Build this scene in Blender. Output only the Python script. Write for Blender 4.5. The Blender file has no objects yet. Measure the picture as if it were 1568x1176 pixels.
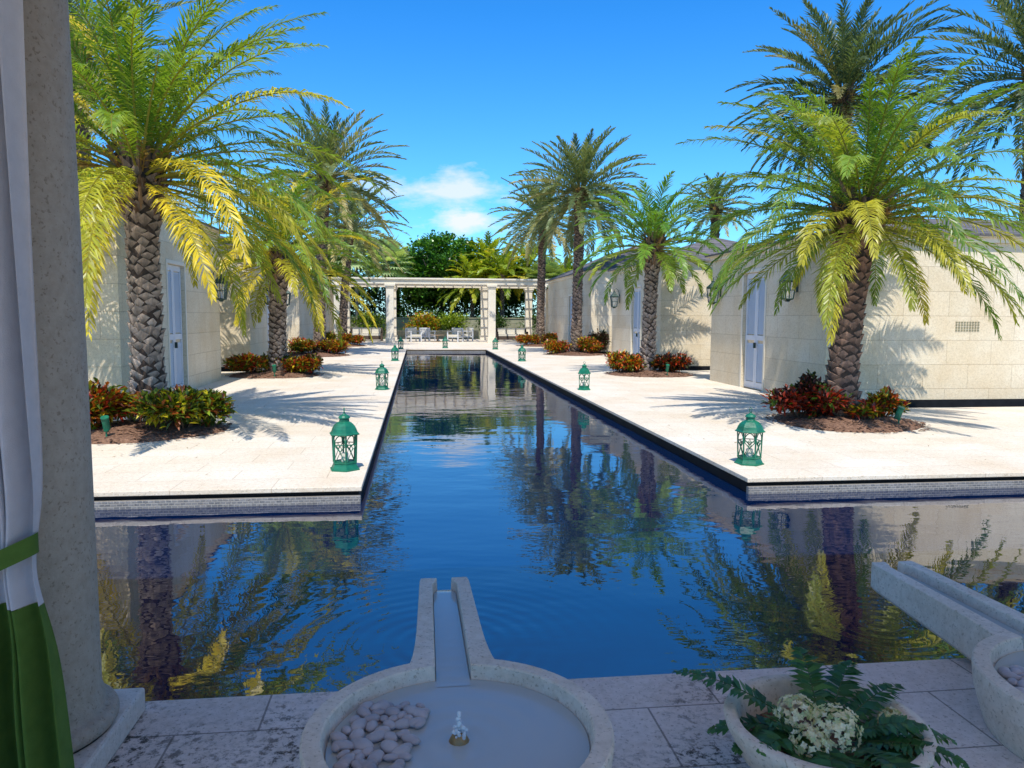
import bpy, math, random
from mathutils import Vector, Matrix, noise
V=Vector
sc=bpy.context.scene
rad=math.radians
# ---------------------------------------------------------------- materials
def newmat(name):
    m=bpy.data.materials.new(name); m.use_nodes=True
    nt=m.node_tree; b=nt.nodes['Principled BSDF']
    return m,nt,b
def N(nt,t,**k):
    n=nt.nodes.new(t)
    for a,v in k.items(): setattr(n,a,v)
    return n
def L(nt,a,b): nt.links.new(a,b)
def ramp(nt,fac,stops):
    r=N(nt,'ShaderNodeValToRGB'); e=r.color_ramp.elements
    e[0].position=stops[0][0]; e[0].color=(*stops[0][1],1)
    e[1].position=stops[-1][0]; e[1].color=(*stops[-1][1],1)
    for p,c in stops[1:-1]:
        x=e.new(p); x.color=(*c,1)
    L(nt,fac,r.inputs[0]); return r
def noi(nt,vec,scale,detail=3,rough=.6):
    n=N(nt,'ShaderNodeTexNoise'); n.inputs['Scale'].default_value=scale
    n.inputs['Detail'].default_value=detail; n.inputs['Roughness'].default_value=rough
    L(nt,vec,n.inputs['Vector']); return n.outputs['Fac']
def pos(nt): return N(nt,'ShaderNodeNewGeometry').outputs['Position']
def mixc(nt,fac,a,b,bt='MIX'):
    m=N(nt,'ShaderNodeMix',data_type='RGBA',blend_type=bt)
    for s,v in ((m.inputs[0],fac),(m.inputs[6],a),(m.inputs[7],b)):
        if hasattr(v,'links'): L(nt,v,s)
        else: s.default_value=v if not isinstance(v,tuple) else (*v,1)
    return m.outputs[2]
def bump(nt,b,h,st,dist=.01):
    n=N(nt,'ShaderNodeBump'); n.inputs['Strength'].default_value=st; n.inputs['Distance'].default_value=dist
    L(nt,h,n.inputs['Height']); L(nt,n.outputs[0],b.inputs['Normal']); return n
def simple(name,c1,c2,scale=8,rough=.8,bst=.3,bs=60,metal=0,bd=.004,spec=.5):
    m,nt,b=newmat(name); p=pos(nt)
    r=ramp(nt,noi(nt,p,scale,4),[(.3,c1),(.7,c2)])
    L(nt,r.outputs[0],b.inputs['Base Color']); b.inputs['Roughness'].default_value=rough
    b.inputs['Metallic'].default_value=metal; b.inputs['Specular IOR Level'].default_value=spec
    if bst: bump(nt,b,noi(nt,p,bs,1),bst,bd)
    return m
def brickvec(nt,mode):
    p=pos(nt)
    if mode=='floor': return p
    s=N(nt,'ShaderNodeSeparateXYZ'); L(nt,p,s.inputs[0])
    a=N(nt,'ShaderNodeMath',operation='ADD'); L(nt,s.outputs[0],a.inputs[0]); L(nt,s.outputs[1],a.inputs[1])
    c=N(nt,'ShaderNodeCombineXYZ'); L(nt,a.outputs[0],c.inputs[0]); L(nt,s.outputs[2],c.inputs[1])
    return c.outputs[0]
def brick(nt,vec,w,h,mortar,c1,c2,cm,off=.5):
    t=N(nt,'ShaderNodeTexBrick'); L(nt,vec,t.inputs['Vector']); t.offset=off
    t.inputs['Scale'].default_value=1; t.inputs['Brick Width'].default_value=w; t.inputs['Row Height'].default_value=h
    t.inputs['Mortar Size'].default_value=mortar; t.inputs['Mortar Smooth'].default_value=.3
    t.inputs['Color1'].default_value=(*c1,1); t.inputs['Color2'].default_value=(*c2,1); t.inputs['Mortar'].default_value=(*cm,1)
    return t
def stone(name,mode,w,h,mortar,c1,c2,cm,stain=(.5,.4,.3),stamt=.35,rough=.85,wear=None,pitamt=.6):
    m,nt,b=newmat(name); v=brickvec(nt,mode); p=pos(nt)
    big=ramp(nt,noi(nt,p,.9,5,.65),[(.38,(1,1,1)),(.75,(1-stamt*(1-stain[0]),1-stamt*(1-stain[1]),1-stamt*(1-stain[2])))])
    if mortar>0:
        t=brick(nt,v,w,h,mortar,c1,c2,cm); c=mixc(nt,1.0,t.outputs['Color'],big.outputs[0],'MULTIPLY')
    else: c=mixc(nt,1.0,c1,big.outputs[0],'MULTIPLY')
    fine=ramp(nt,noi(nt,p,26,4,.7),[(.3,(.84,.82,.78)),(.6,(1,1,1))])
    c=mixc(nt,1.0,c,fine.outputs[0],'MULTIPLY')
    pit=noi(nt,p,70,2,.6)
    pr=ramp(nt,pit,[(.33,(.45,.4,.34)),(.4,(1,1,1))])
    c=mixc(nt,pitamt,c,pr.outputs[0],'MULTIPLY')
    if wear:
        sx=N(nt,'ShaderNodeSeparateXYZ'); L(nt,p,sx.inputs[0])
        ma=N(nt,'ShaderNodeMath',operation='MULTIPLY_ADD'); L(nt,sx.outputs[0],ma.inputs[0]); ma.inputs[1].default_value=-.06; L(nt,noi(nt,p,wear[0],4,.6),ma.inputs[2])
        patch=ramp(nt,ma.outputs[0],[(wear[1],(0,0,0)),(wear[1]+.14,(1,1,1))])
        sp=ramp(nt,noi(nt,p,24,8,.78),[(.42,(1,1,1)),(.50,(0,0,0))])
        mm=N(nt,'ShaderNodeMath',operation='MULTIPLY'); L(nt,patch.outputs[0],mm.inputs[0]); L(nt,sp.outputs[0],mm.inputs[1])
        c=mixc(nt,mm.outputs[0],c,wear[2])
    L(nt,c,b.inputs['Base Color']); b.inputs['Roughness'].default_value=rough
    if mortar>0:
        h=N(nt,'ShaderNodeMath',operation='MULTIPLY_ADD'); L(nt,t.outputs['Fac'],h.inputs[0]); h.inputs[1].default_value=-1.2
        L(nt,noi(nt,p,45,3,.7),h.inputs[2]); ho=h.outputs[0]
    else: ho=noi(nt,p,45,3,.7)
    bump(nt,b,ho,.5,.008)
    return m
M={}
M['deck']=stone('travertine_paving','floor',.9,.45,.005,(.80,.735,.63),(.76,.69,.58),(.60,.52,.42),stain=(.84,.68,.50),stamt=.6)
M['wall']=stone('coral_stone_wall','wall',.9,.45,.006,(.84,.745,.57),(.78,.675,.49),(.62,.52,.37),stain=(.80,.66,.46),stamt=.6,pitamt=.8)
M['terrace']=stone('weathered_terrace_stone','floor',.62,.42,.005,(.84,.72,.65),(.76,.65,.58),(.36,.30,.26),stain=(.66,.52,.42),stamt=.6,wear=(1.3,.47,(.075,.055,.04)))
M['basin']=stone('carved_limestone','wall',50,50,.0,(.80,.705,.60),(.70,.65,.58),(.6,.55,.5),stain=(.62,.5,.36),stamt=.6)
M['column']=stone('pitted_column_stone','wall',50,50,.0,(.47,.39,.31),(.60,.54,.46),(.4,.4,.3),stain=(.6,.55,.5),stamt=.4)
M['plinth']=stone('plinth_stone','wall',50,50,.0,(.74,.66,.58),(.72,.68,.64),(.4,.4,.3),stain=(.7,.65,.6),stamt=.3)
M['mosaic']=stone('mosaic_tile','wall',.05,.025,.004,(.26,.26,.27),(.15,.155,.17),(.36,.35,.33),rough=.35)
M['black']=simple('black_pool_tile',(.008,.008,.009),(.018,.018,.02),5,.6,.1,spec=.15)
M['paint']=simple('cream_painted_render',(.80,.73,.60),(.74,.67,.53),3,.75,.25,40)
M['plaster']=simple('ceiling_plaster',(.76,.71,.63),(.80,.75,.67),3,.8,.2,30)
M['door']=simple('white_painted_louvre',(.70,.72,.75),(.64,.67,.71),4,.5,.1,30)
M['green']=simple('verdigris_painted_metal',(.003,.10,.055),(.010,.19,.105),14,.42,.3,80)
M['bronze']=simple('aged_bronze_metal',(.015,.035,.03),(.04,.09,.075),12,.45,.3,60,metal=.2)
M['candle']=simple('candle_wax',(.75,.7,.6),(.7,.66,.55),5,.5,0)
M['mulch']=simple('bark_mulch',(.10,.045,.025),(.34,.19,.12),22,.95,1.0,40,bd=.04)
M['grass']=simple('lawn_grass',(.05,.11,.02),(.10,.18,.035),3,.95,.6,60,bd=.03)
M['pebble']=simple('river_pebble_stone',(.22,.18,.19),(.62,.55,.53),3.5,.45,.15,40)
M['curtw']=simple('white_curtain_linen',(.50,.47,.49),(.55,.52,.54),20,.9,.3,300)
M['curtg']=simple('green_curtain_linen',(.06,.12,.010),(.08,.15,.018),20,.9,.3,300)
M['cushion']=simple('cream_cushion',(.7,.66,.55),(.64,.6,.5),6,.9,.2,60)
M['teak']=simple('weathered_teak',(.22,.15,.09),(.32,.24,.16),9,.7,.3,40)
M['wicker']=simple('dark_wicker',(.05,.035,.025),(.1,.07,.05),30,.8,.6,120)
M['gwall']=stone('garden_wall_stone','wall',.6,.3,.01,(.36,.34,.22),(.30,.28,.18),(.2,.2,.14))
M['brass']=simple('brass_nozzle',(.25,.14,.06),(.4,.24,.1),30,.4,.2,60,metal=.7)
M['dry']=simple('dry_leaf_litter',(.20,.12,.05),(.38,.26,.12),30,.9,0)
def roofmat():
    m,nt,b=newmat('slate_shingle_roof'); p=pos(nt)
    s=N(nt,'ShaderNodeSeparateXYZ'); L(nt,p,s.inputs[0])
    a=N(nt,'ShaderNodeMath',operation='ADD'); L(nt,s.outputs[0],a.inputs[0]); L(nt,s.outputs[1],a.inputs[1])
    z=N(nt,'ShaderNodeMath',operation='MULTIPLY'); L(nt,s.outputs[2],z.inputs[0]); z.inputs[1].default_value=2.2
    c=N(nt,'ShaderNodeCombineXYZ'); L(nt,a.outputs[0],c.inputs[0]); L(nt,z.outputs[0],c.inputs[1])
    t=brick(nt,c.outputs[0],.22,.2,.012,(.11,.105,.115),(.19,.175,.18),(.05,.05,.05))
    r=ramp(nt,noi(nt,p,2,3),[(.3,(.8,.8,.85)),(.7,(1.1,1.05,1))])
    L(nt,mixc(nt,1.0,t.outputs[0],r.outputs[0],'MULTIPLY'),b.inputs['Base Color']); b.inputs['Roughness'].default_value=.8
    bump(nt,b,t.outputs['Fac'],-.6,.02); return m
M['roof']=roofmat()
def leafmat(name,transl=.35,rough=.45):
    m,nt,b=newmat(name)
    a=N(nt,'ShaderNodeAttribute',attribute_name='Col')
    c=a.outputs['Color']
    L(nt,c,b.inputs['Base Color']); b.inputs['Roughness'].default_value=rough
    t=N(nt,'ShaderNodeBsdfTranslucent')
    L(nt,mixc(nt,1.0,c,(1.6,1.45,.55),'MULTIPLY'),t.inputs['Color'])
    mx=N(nt,'ShaderNodeMixShader'); mx.inputs[0].default_value=transl
    L(nt,b.outputs[0],mx.inputs[1]); L(nt,t.outputs[0],mx.inputs[2])
    L(nt,mx.outputs[0],nt.nodes['Material Output'].inputs['Surface']); return m
M['leaf']=leafmat('palm_leaf',.42,.38); M['shrub']=leafmat('shrub_leaf',.25,.35); M['petal']=leafmat('flower_petal',.3,.7)
def attrmat(name,rough=.9):
    m,nt,b=newmat(name); a=N(nt,'ShaderNodeAttribute',attribute_name='Col'); p=pos(nt)
    r=ramp(nt,noi(nt,p,18,4,.7),[(.3,(.6,.58,.55)),(.7,(1.25,1.22,1.2))])
    L(nt,mixc(nt,1.0,a.outputs['Color'],r.outputs[0],'MULTIPLY'),b.inputs['Base Color']); b.inputs['Roughness'].default_value=rough
    bump(nt,b,noi(nt,p,50,2,.7),.7,.01); return m
M['bark']=attrmat('palm_bark')
def glassmat():
    m,nt,b=newmat('lantern_glass'); b.inputs['Base Color'].default_value=(.9,.95,.95,1)
    b.inputs['Roughness'].default_value=.02; b.inputs['Alpha'].default_value=.18; return m
M['glass']=glassmat()
def watermat(name,base,ior,spouts,amp,rough=.01,freq=70):
    m,nt,b=newmat(name); p=pos(nt)
    b.inputs['Roughness'].default_value=rough; b.inputs['IOR'].default_value=ior
    b.inputs['Base Color'].default_value=(*base,1)
    mp=N(nt,'ShaderNodeMapping'); mp.inputs['Scale'].default_value=(.7,1.2,1); mp.inputs['Rotation'].default_value=(0,0,.25); L(nt,p,mp.inputs['Vector'])
    n1=noi(nt,mp.outputs[0],1.7,2,.4); n2=noi(nt,mp.outputs[0],7,2,.5)
    zone=ramp(nt,noi(nt,p,.35,1),[(.35,(.3,.3,.3)),(.65,(1,1,1))])
    s=N(nt,'ShaderNodeMath',operation='MULTIPLY_ADD'); L(nt,n2,s.inputs[0]); s.inputs[1].default_value=.17; L(nt,n1,s.inputs[2])
    s2=N(nt,'ShaderNodeMath',operation='MULTIPLY'); L(nt,s.outputs[0],s2.inputs[0]); L(nt,zone.outputs[0],s2.inputs[1])
    h=s2.outputs[0]
    for sp,ra in spouts:
        d=N(nt,'ShaderNodeVectorMath',operation='DISTANCE'); L(nt,p,d.inputs[0]); d.inputs[1].default_value=sp
        k=N(nt,'ShaderNodeMath',operation='MULTIPLY'); L(nt,d.outputs['Value'],k.inputs[0]); k.inputs[1].default_value=freq
        sn=N(nt,'ShaderNodeMath',operation='SINE'); L(nt,k.outputs[0],sn.inputs[0])
        e=N(nt,'ShaderNodeMath',operation='MULTIPLY'); L(nt,d.outputs['Value'],e.inputs[0]); e.inputs[1].default_value=-2.2
        ex=N(nt,'ShaderNodeMath',operation='EXPONENT'); L(nt,e.outputs[0],ex.inputs[0])
        q=N(nt,'ShaderNodeMath',operation='MULTIPLY'); L(nt,sn.outputs[0],q.inputs[0]); L(nt,ex.outputs[0],q.inputs[1])
        w=N(nt,'ShaderNodeMath',operation='MULTIPLY_ADD'); L(nt,q.outputs[0],w.inputs[0]); w.inputs[1].default_value=ra; L(nt,h,w.inputs[2]); h=w.outputs[0]
    bump(nt,b,h,1.0,amp); return m
M['water']=watermat('pool_water',(.0003,.009,.046),2.7,[((.13,4.02,0),.12),((2.64,4.02,0),.03)],.0080,freq=62)
M['bwater']=watermat('basin_water',(.46,.49,.48),1.4,[((.13,2.45,.33),.25)],.004,.03)
def foam():
    m,nt,b=newmat('bubbling_water'); b.inputs['Base Color'].default_value=(.85,.9,.94,1); b.inputs['Roughness'].default_value=.1
    b.inputs['Alpha'].default_value=.6; return m
M['foam']=foam()
# ---------------------------------------------------------------- mesh builder
class MB:
    def __init__(s): s.v=[];s.f=[];s.m=[];s.c=[];s.mats=[]
    def mi(s,mat):
        if mat not in s.mats: s.mats.append(mat)
        return s.mats.index(mat)
    def add(s,vs,fs,mat,col=(1,1,1)):
        o=len(s.v); s.v.extend(vs); k=s.mi(mat)
        if isinstance(col,list): s.c.extend(col)
        else: s.c.extend([col]*len(vs))
        for f in fs: s.f.append(tuple(i+o for i in f)); s.m.append(k)
    def box(s,x0,x1,y0,y1,z0,z1,mat,T=None):
        vs=[V((x,y,z)) for z in (z0,z1) for y in (y0,y1) for x in (x0,x1)]
        if T: vs=[T@v for v in vs]
        s.add(vs,[(0,2,3,1),(4,5,7,6),(0,1,5,4),(2,6,7,3),(0,4,6,2),(1,3,7,5)],mat)
    def lathe(s,prof,n,mat,c=(0,0,0),rot=0,cap=True,T=None):
        vs=[];fs=[]
        for r,z in prof:
            for i in range(n):
                a=2*math.pi*i/n+rot; v=V((c[0]+r*math.cos(a),c[1]+r*math.sin(a),c[2]+z)); vs.append(T@v if T else v)
        for j in range(len(prof)-1):
            for i in range(n):
                a=j*n+i;b=j*n+(i+1)%n; fs.append((a,b,b+n,a+n))
        if cap:
            fs.append(tuple(range(n))[::-1]); fs.append(tuple(range((len(prof)-1)*n,len(prof)*n)))
        s.add(vs,fs,mat)
    def tube(s,pts,r,mat,n=6,col=(1,1,1)):
        vs=[];fs=[];m=len(pts)
        for i,p in enumerate(pts):
            p=V(p); d=(V(pts[min(i+1,m-1)])-V(pts[max(i-1,0)])).normalized()
            a=d.cross(V((0,0,1)));
            if a.length<.1: a=d.cross(V((1,0,0)))
            a.normalize(); b=d.cross(a); rr=r[i] if isinstance(r,(list,tuple)) else r
            for k in range(n):
                t=2*math.pi*k/n; vs.append(p+a*rr*math.cos(t)+b*rr*math.sin(t))
        for i in range(m-1):
            for k in range(n):
                q=i*n+k;w=i*n+(k+1)%n; fs.append((q,w,w+n,q+n))
        fs.append(tuple(range(n))); fs.append(tuple(range((m-1)*n,m*n))[::-1])
        s.add(vs,fs,mat,col)
    def build(s,name,parent=None,loc=(0,0,0),rotz=0,smooth=False,bevel=0):
        me=bpy.data.meshes.new(name); me.from_pydata([tuple(v) for v in s.v],[],s.f)
        for m in s.mats: me.materials.append(m)
        me.polygons.foreach_set('material_index',s.m)
        ca=me.color_attributes.new(name='Col',type='FLOAT_COLOR',domain='POINT')
        flat=[]
        for c in s.c: flat.extend((c[0],c[1],c[2],1.0))
        ca.data.foreach_set('color',flat)
        if smooth: me.polygons.foreach_set('use_smooth',[True]*len(s.f))
        me.update()
        ob=bpy.data.objects.new(name,me); sc.collection.objects.link(ob)
        ob.location=loc; ob.rotation_euler=(0,0,rotz)
        if parent: ob.parent=parent
        if bevel:
            b=ob.modifiers.new('bevel','BEVEL'); b.width=bevel; b.segments=2; b.limit_method='ANGLE'
        return ob
def empty(name,loc=(0,0,0)):
    e=bpy.data.objects.new(name,None); e.location=loc; e.empty_display_size=.1; sc.collection.objects.link(e); return e
def inst(ob,name,loc,rotz=0,scale=1):
    o=bpy.data.objects.new(name,ob.data); o.location=loc; o.rotation_euler=(0,0,rotz); o.scale=(scale,)*3
    sc.collection.objects.link(o); return o
def lerp(a,b,t): return tuple(a[i]+(b[i]-a[i])*t for i in range(3))
# ---------------------------------------------------------------- foliage
def frond(mb,o,az,el,Ln,droop,n,ll,lw,col,rnd,colr=(.2,.2,.05),seg=10,rach=.02,vup=(.1,.6),mat=None,tipcol=None,a0=65,a1=25,t0=.12,tipdrop=(.15,.5)):
    mat=mat or M['leaf']
    s=V((-math.sin(az),math.cos(az),0)); p=V(o); pts=[];ds=[]; bend=rnd.uniform(-.25,.25)
    for i in range(seg+1):
        t=i/seg; e=el-droop*t**1.4; a=az+bend*t*t
        d=V((math.cos(e)*math.cos(a),math.cos(e)*math.sin(a),math.sin(e))); pts.append(p.copy()); ds.append(d); p=p+d*(Ln/seg)
    mb.tube(pts,[rach*(1-.85*i/seg) for i in range(seg+1)],mat,3,colr)
    vs=[];fs=[];cs=[]
    for k in range(n):
        t=t0+(1-t0)*(k+rnd.random()*.6)/n
        x=min(t*seg,seg-.001); i=int(x); fr=x-i
        q=pts[i].lerp(pts[i+1],fr); d=ds[i].lerp(ds[i+1],fr).normalized(); u=d.cross(s).normalized()
        prof=min(1,.35+2.4*(t-t0))*(1 if t<.6 else 1-.75*((t-.6)/.4)**1.5)
        for sd in (1,-1):
            if rnd.random()<.03: continue
            ang=rad(a0+(a1-a0)*t+rnd.uniform(-9,9)); vv=rnd.uniform(*vup)
            ld=(d*math.cos(ang)+(s*(sd*math.cos(vv))+u*math.sin(vv))*math.sin(ang)).normalized()
            l=ll*prof*rnd.uniform(.78,1.12)
            w=(d-ld*d.dot(ld)); w.normalize(); w=(w+ld.cross(w)*rnd.uniform(-.5,.5)).normalized()*(lw*.5)
            m_=q+ld*(l*.5); ld2=(ld+V((0,0,-rnd.uniform(*tipdrop)))).normalized(); tip=m_+ld2*(l*.5)
            b=len(vs); vs+= [q-w*.5,q+w*.5,m_+w,m_-w,tip]
            fs+= [(b,b+1,b+2,b+3),(b+3,b+2,b+4)]
            g=rnd.uniform(.7,1.3); c=tuple(x*g for x in col); tc=tuple(x*g for x in (tipcol or col))
            cs+= [c,c,c,c,tc]
    mb.add(vs,fs,mat,cs)
def palm(loc,h,R,FL,nf,pal,seed,lean=(0,0),nl=44,ll=.42,lw=.032,name='palm_tree',elmin=-20,elmax=85,old=.35,boots=True,stub=1.0,scale_n=1.0,skirt=True,dr_=(38,62),tipdrop=(.15,.5),bark=None,vup=(.1,.6),ylw=.06):
    rnd=random.Random(seed); root=empty(name,loc)
    mb=MB(); bark=bark or ((.34,.27,.21),(.22,.13,.08))
    def cen(z): t=z/h; return V((lean[0]*t**1.5,lean[1]*t**1.5,z))
    def rr(z):
        t=z/h; r=R*(1.22-.3*min(1,t*4)) if t<.25 else R*.92
        top=max(0,(z-(h-1.1))/1.1); return r*(1+.5*stub*top**1.2)
    nz=max(10,int(h/.18)); vs=[];fs=[];cs=[];n=16
    for j in range(nz+1):
        z=h*j/nz
        for i in range(n):
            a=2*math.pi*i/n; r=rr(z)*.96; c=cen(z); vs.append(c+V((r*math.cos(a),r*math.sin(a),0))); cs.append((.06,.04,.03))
    for j in range(nz):
        for i in range(n): a=j*n+i;b=j*n+(i+1)%n; fs.append((a,b,b+n,a+n))
    fs.append(tuple(range(nz*n,nz*n+n)))
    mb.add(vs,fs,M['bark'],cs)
    dz=.0135/scale_n; k=0; z=.02
    while z<h-.2:
        a=k*2.39996+rnd.uniform(-.12,.12); zj=z+rnd.uniform(-.03,.03)
        zj=max(.02,zj); r=rr(zj); c=cen(zj); o=V((math.cos(a),math.sin(a),0)); s=V((-math.sin(a),math.cos(a),0)); up=V((0,0,1))
        w=R*.42*rnd.uniform(.75,1.25); hh=.085*rnd.uniform(.75,1.35)/scale_n**.5; top=max(0,(zj-(h-1.1))/1.1); pr=rnd.uniform(.015,.055)*(1+1.6*top)
        q=c+o*r*.985; tl=rnd.uniform(-.35,.35)*w
        g=rnd.uniform(.7,1.25); t=zj/h
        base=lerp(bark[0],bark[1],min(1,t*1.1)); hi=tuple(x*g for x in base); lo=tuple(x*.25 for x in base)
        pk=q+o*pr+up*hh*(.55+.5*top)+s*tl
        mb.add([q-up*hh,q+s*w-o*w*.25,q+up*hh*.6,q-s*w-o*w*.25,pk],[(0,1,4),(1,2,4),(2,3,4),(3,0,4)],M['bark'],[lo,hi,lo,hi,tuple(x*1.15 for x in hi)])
        z+=dz; k+=1
    if boots:
        nb=int(60*stub)
        for k in range(nb):
            z=h-.85+.95*(k/nb); a=k*2.39996+rnd.uniform(-.2,.2); c=cen(z); r=rr(min(z,h)); o=V((math.cos(a),math.sin(a),0)); s=V((-math.sin(a),math.cos(a),0))
            q=c+o*r*.9; ln=rnd.uniform(.10,.30); d=(o*rnd.uniform(.4,.9)+V((0,0,1))).normalized(); w=rnd.uniform(.03,.055)
            bc=lerp((.13,.07,.04),(.33,.20,.10),rnd.random())
            mb.add([q-s*w,q+s*w,q+o*.03-V((0,0,.05)),q+d*ln-s*w*.55,q+d*ln+s*w*.55,q+d*ln+o*.025],[(0,2,5,3),(2,1,4,5),(1,0,3,4),(3,5,4)],M['bark'],bc)
    mb.build('trunk',root)
    mb=MB(); top=cen(h)
    for i in range(nf):
        g=(i+.5)/nf; el=rad(elmax-(elmax-elmin)*g**.85+rnd.uniform(-7,7)); az=i*2.39996+rnd.uniform(-.2,.2)
        l=FL*rnd.uniform(.82,1.1)*(1-.22*max(0,1-g*5)); dr=rad(rnd.uniform(*dr_)+22*(1-abs(g-.5)*1.2))
        col=lerp(pal[0],pal[1],rnd.random())
        y=max(0,(g-(1-old))/old) if old>0 else 0
        if rnd.random()<y*.8+ylw: col=lerp(col,pal[2],rnd.uniform(.25,.95))
        zc=top-V((0,0,.42*g)); o=zc+V((math.cos(az),math.sin(az),0))*(R*.35+.1*g)
        frond(mb,o,az,el,l,dr,nl,ll,lw,col,rnd,colr=lerp((.20,.22,.05),pal[2],.3),tipcol=lerp(col,pal[2],.25),rach=.022,tipdrop=tipdrop,vup=vup)
    if skirt:
        for i in range(14):
            az=rnd.uniform(0,6.28); o=top+V((math.cos(az)*R,math.sin(az)*R,-.3))
            frond(mb,o,az,rad(rnd.uniform(10,50)),FL*.28,rad(90),9,.18,.02,(.35,.21,.05),rnd,colr=(.35,.22,.06),seg=6,rach=.012)
    mb.build('fronds',root)
    return root
def leafcloud(mb,c,r,n,ls,lw,cols,rnd,mat=None,shell=.45,zmin=None):
    mat=mat or M['shrub']; vs=[];fs=[];cs=[]; c=V(c)
    for _ in range(n):
        while True:
            d=V((rnd.uniform(-1,1),rnd.uniform(-1,1),rnd.uniform(-1,1)))
            if .05<d.length<1: break
        d.normalize(); k=shell+(1-shell)*rnd.random(); k*=.82+.36*(noise.noise(d*2.3+c)+.5)
        p=c+V((d.x*r[0],d.y*r[1],d.z*r[2]))*k
        if zmin is not None and p.z<zmin: continue
        nd=(d+V((rnd.uniform(-.8,.8),rnd.uniform(-.8,.8),rnd.uniform(-.2,1.0)))).normalized()
        s=nd.cross(V((0,0,1)));
        if s.length<.05: s=V((1,0,0))
        s.normalize(); l=ls*rnd.uniform(.7,1.25); w=lw*rnd.uniform(.8,1.2)*.5; up=s.cross(nd)
        b=len(vs); vs+=[p-nd*l*.5,p+s*w+up*w*.4,p+nd*l*.5-V((0,0,l*.12)),p-s*w+up*w*.4]; fs+=[(b,b+1,b+2),(b,b+2,b+3)]
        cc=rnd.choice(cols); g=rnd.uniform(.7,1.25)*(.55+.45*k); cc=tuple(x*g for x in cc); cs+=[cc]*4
    mb.add(vs,fs,mat,cs)
# ---------------------------------------------------------------- ground + water + decks
XL,XR=-.53,3.26; WL,WR=-4.80,7.37; DY=7.22; DZ=.16
mb=MB()
B=4000
def gq(x0,x1,y0,y1,z=.13): mb.add([V((x0,y0,z)),V((x1,y0,z)),V((x1,y1,z)),V((x0,y1,z))],[(0,1,2,3)],M['grass'])
gq(-B,-34,-B,B);gq(36,B,-B,B);gq(-34,36,-B,-9);gq(-34,36,53,B);gq(-34,-10.4,13.4,53);gq(13,36,13.4,53)
mb.build('ground')
mb=MB(); mb.add([V((-34,-9,0)),V((36,-9,0)),V((36,53,0)),V((-34,53,0))],[(0,1,2,3)],M['water']); mb.build('pool_water')
def deck(parts,name):
    mb=MB()
    for x0,x1,y0,y1,fr in parts:
        mb.box(x0,x1,y0,y1,DZ-.045,DZ,M['deck'])
        mb.box(x0+.03,x1-.03,y0+(.06 if fr else .0),y1,-.8,DZ-.047,M['black'])
        if fr: mb.box(x0+.01,x1-.01,y0-.012,y0+.05,-.8,.072,M['mosaic'])
    return mb.build(name,bevel=.006)
ch=12.72; e=.001
deck([(-33,XL,DY,ch,1),(WL+e,XL,ch+e,44.9,0),(-10.4,WL,19.6+e,22.4,0),(-10.4,WL,28.8+e,31.85,0),(-33,WL,43.5,44.9,0),
      ],'stone_deck')
deck([(XR,35,DY,ch,1),(XR,WR-e,ch+e,44.9,0),(WR,12.99,18.75+e,22.25,0),(WR,12.99,28.8+e,31.85,0),(WR,34,43.5,44.9,0)],'stone_deck')
deck([(XL+.003,XR-.003,36.9,44.9,1),(-20,24,44.903,53,0)],'stone_deck')
mb=MB(); mb.box(-12,14,-8.9,3.23,-.8,DZ,M['terrace']); mb.build('stone_terrace',bevel=.008)
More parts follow.
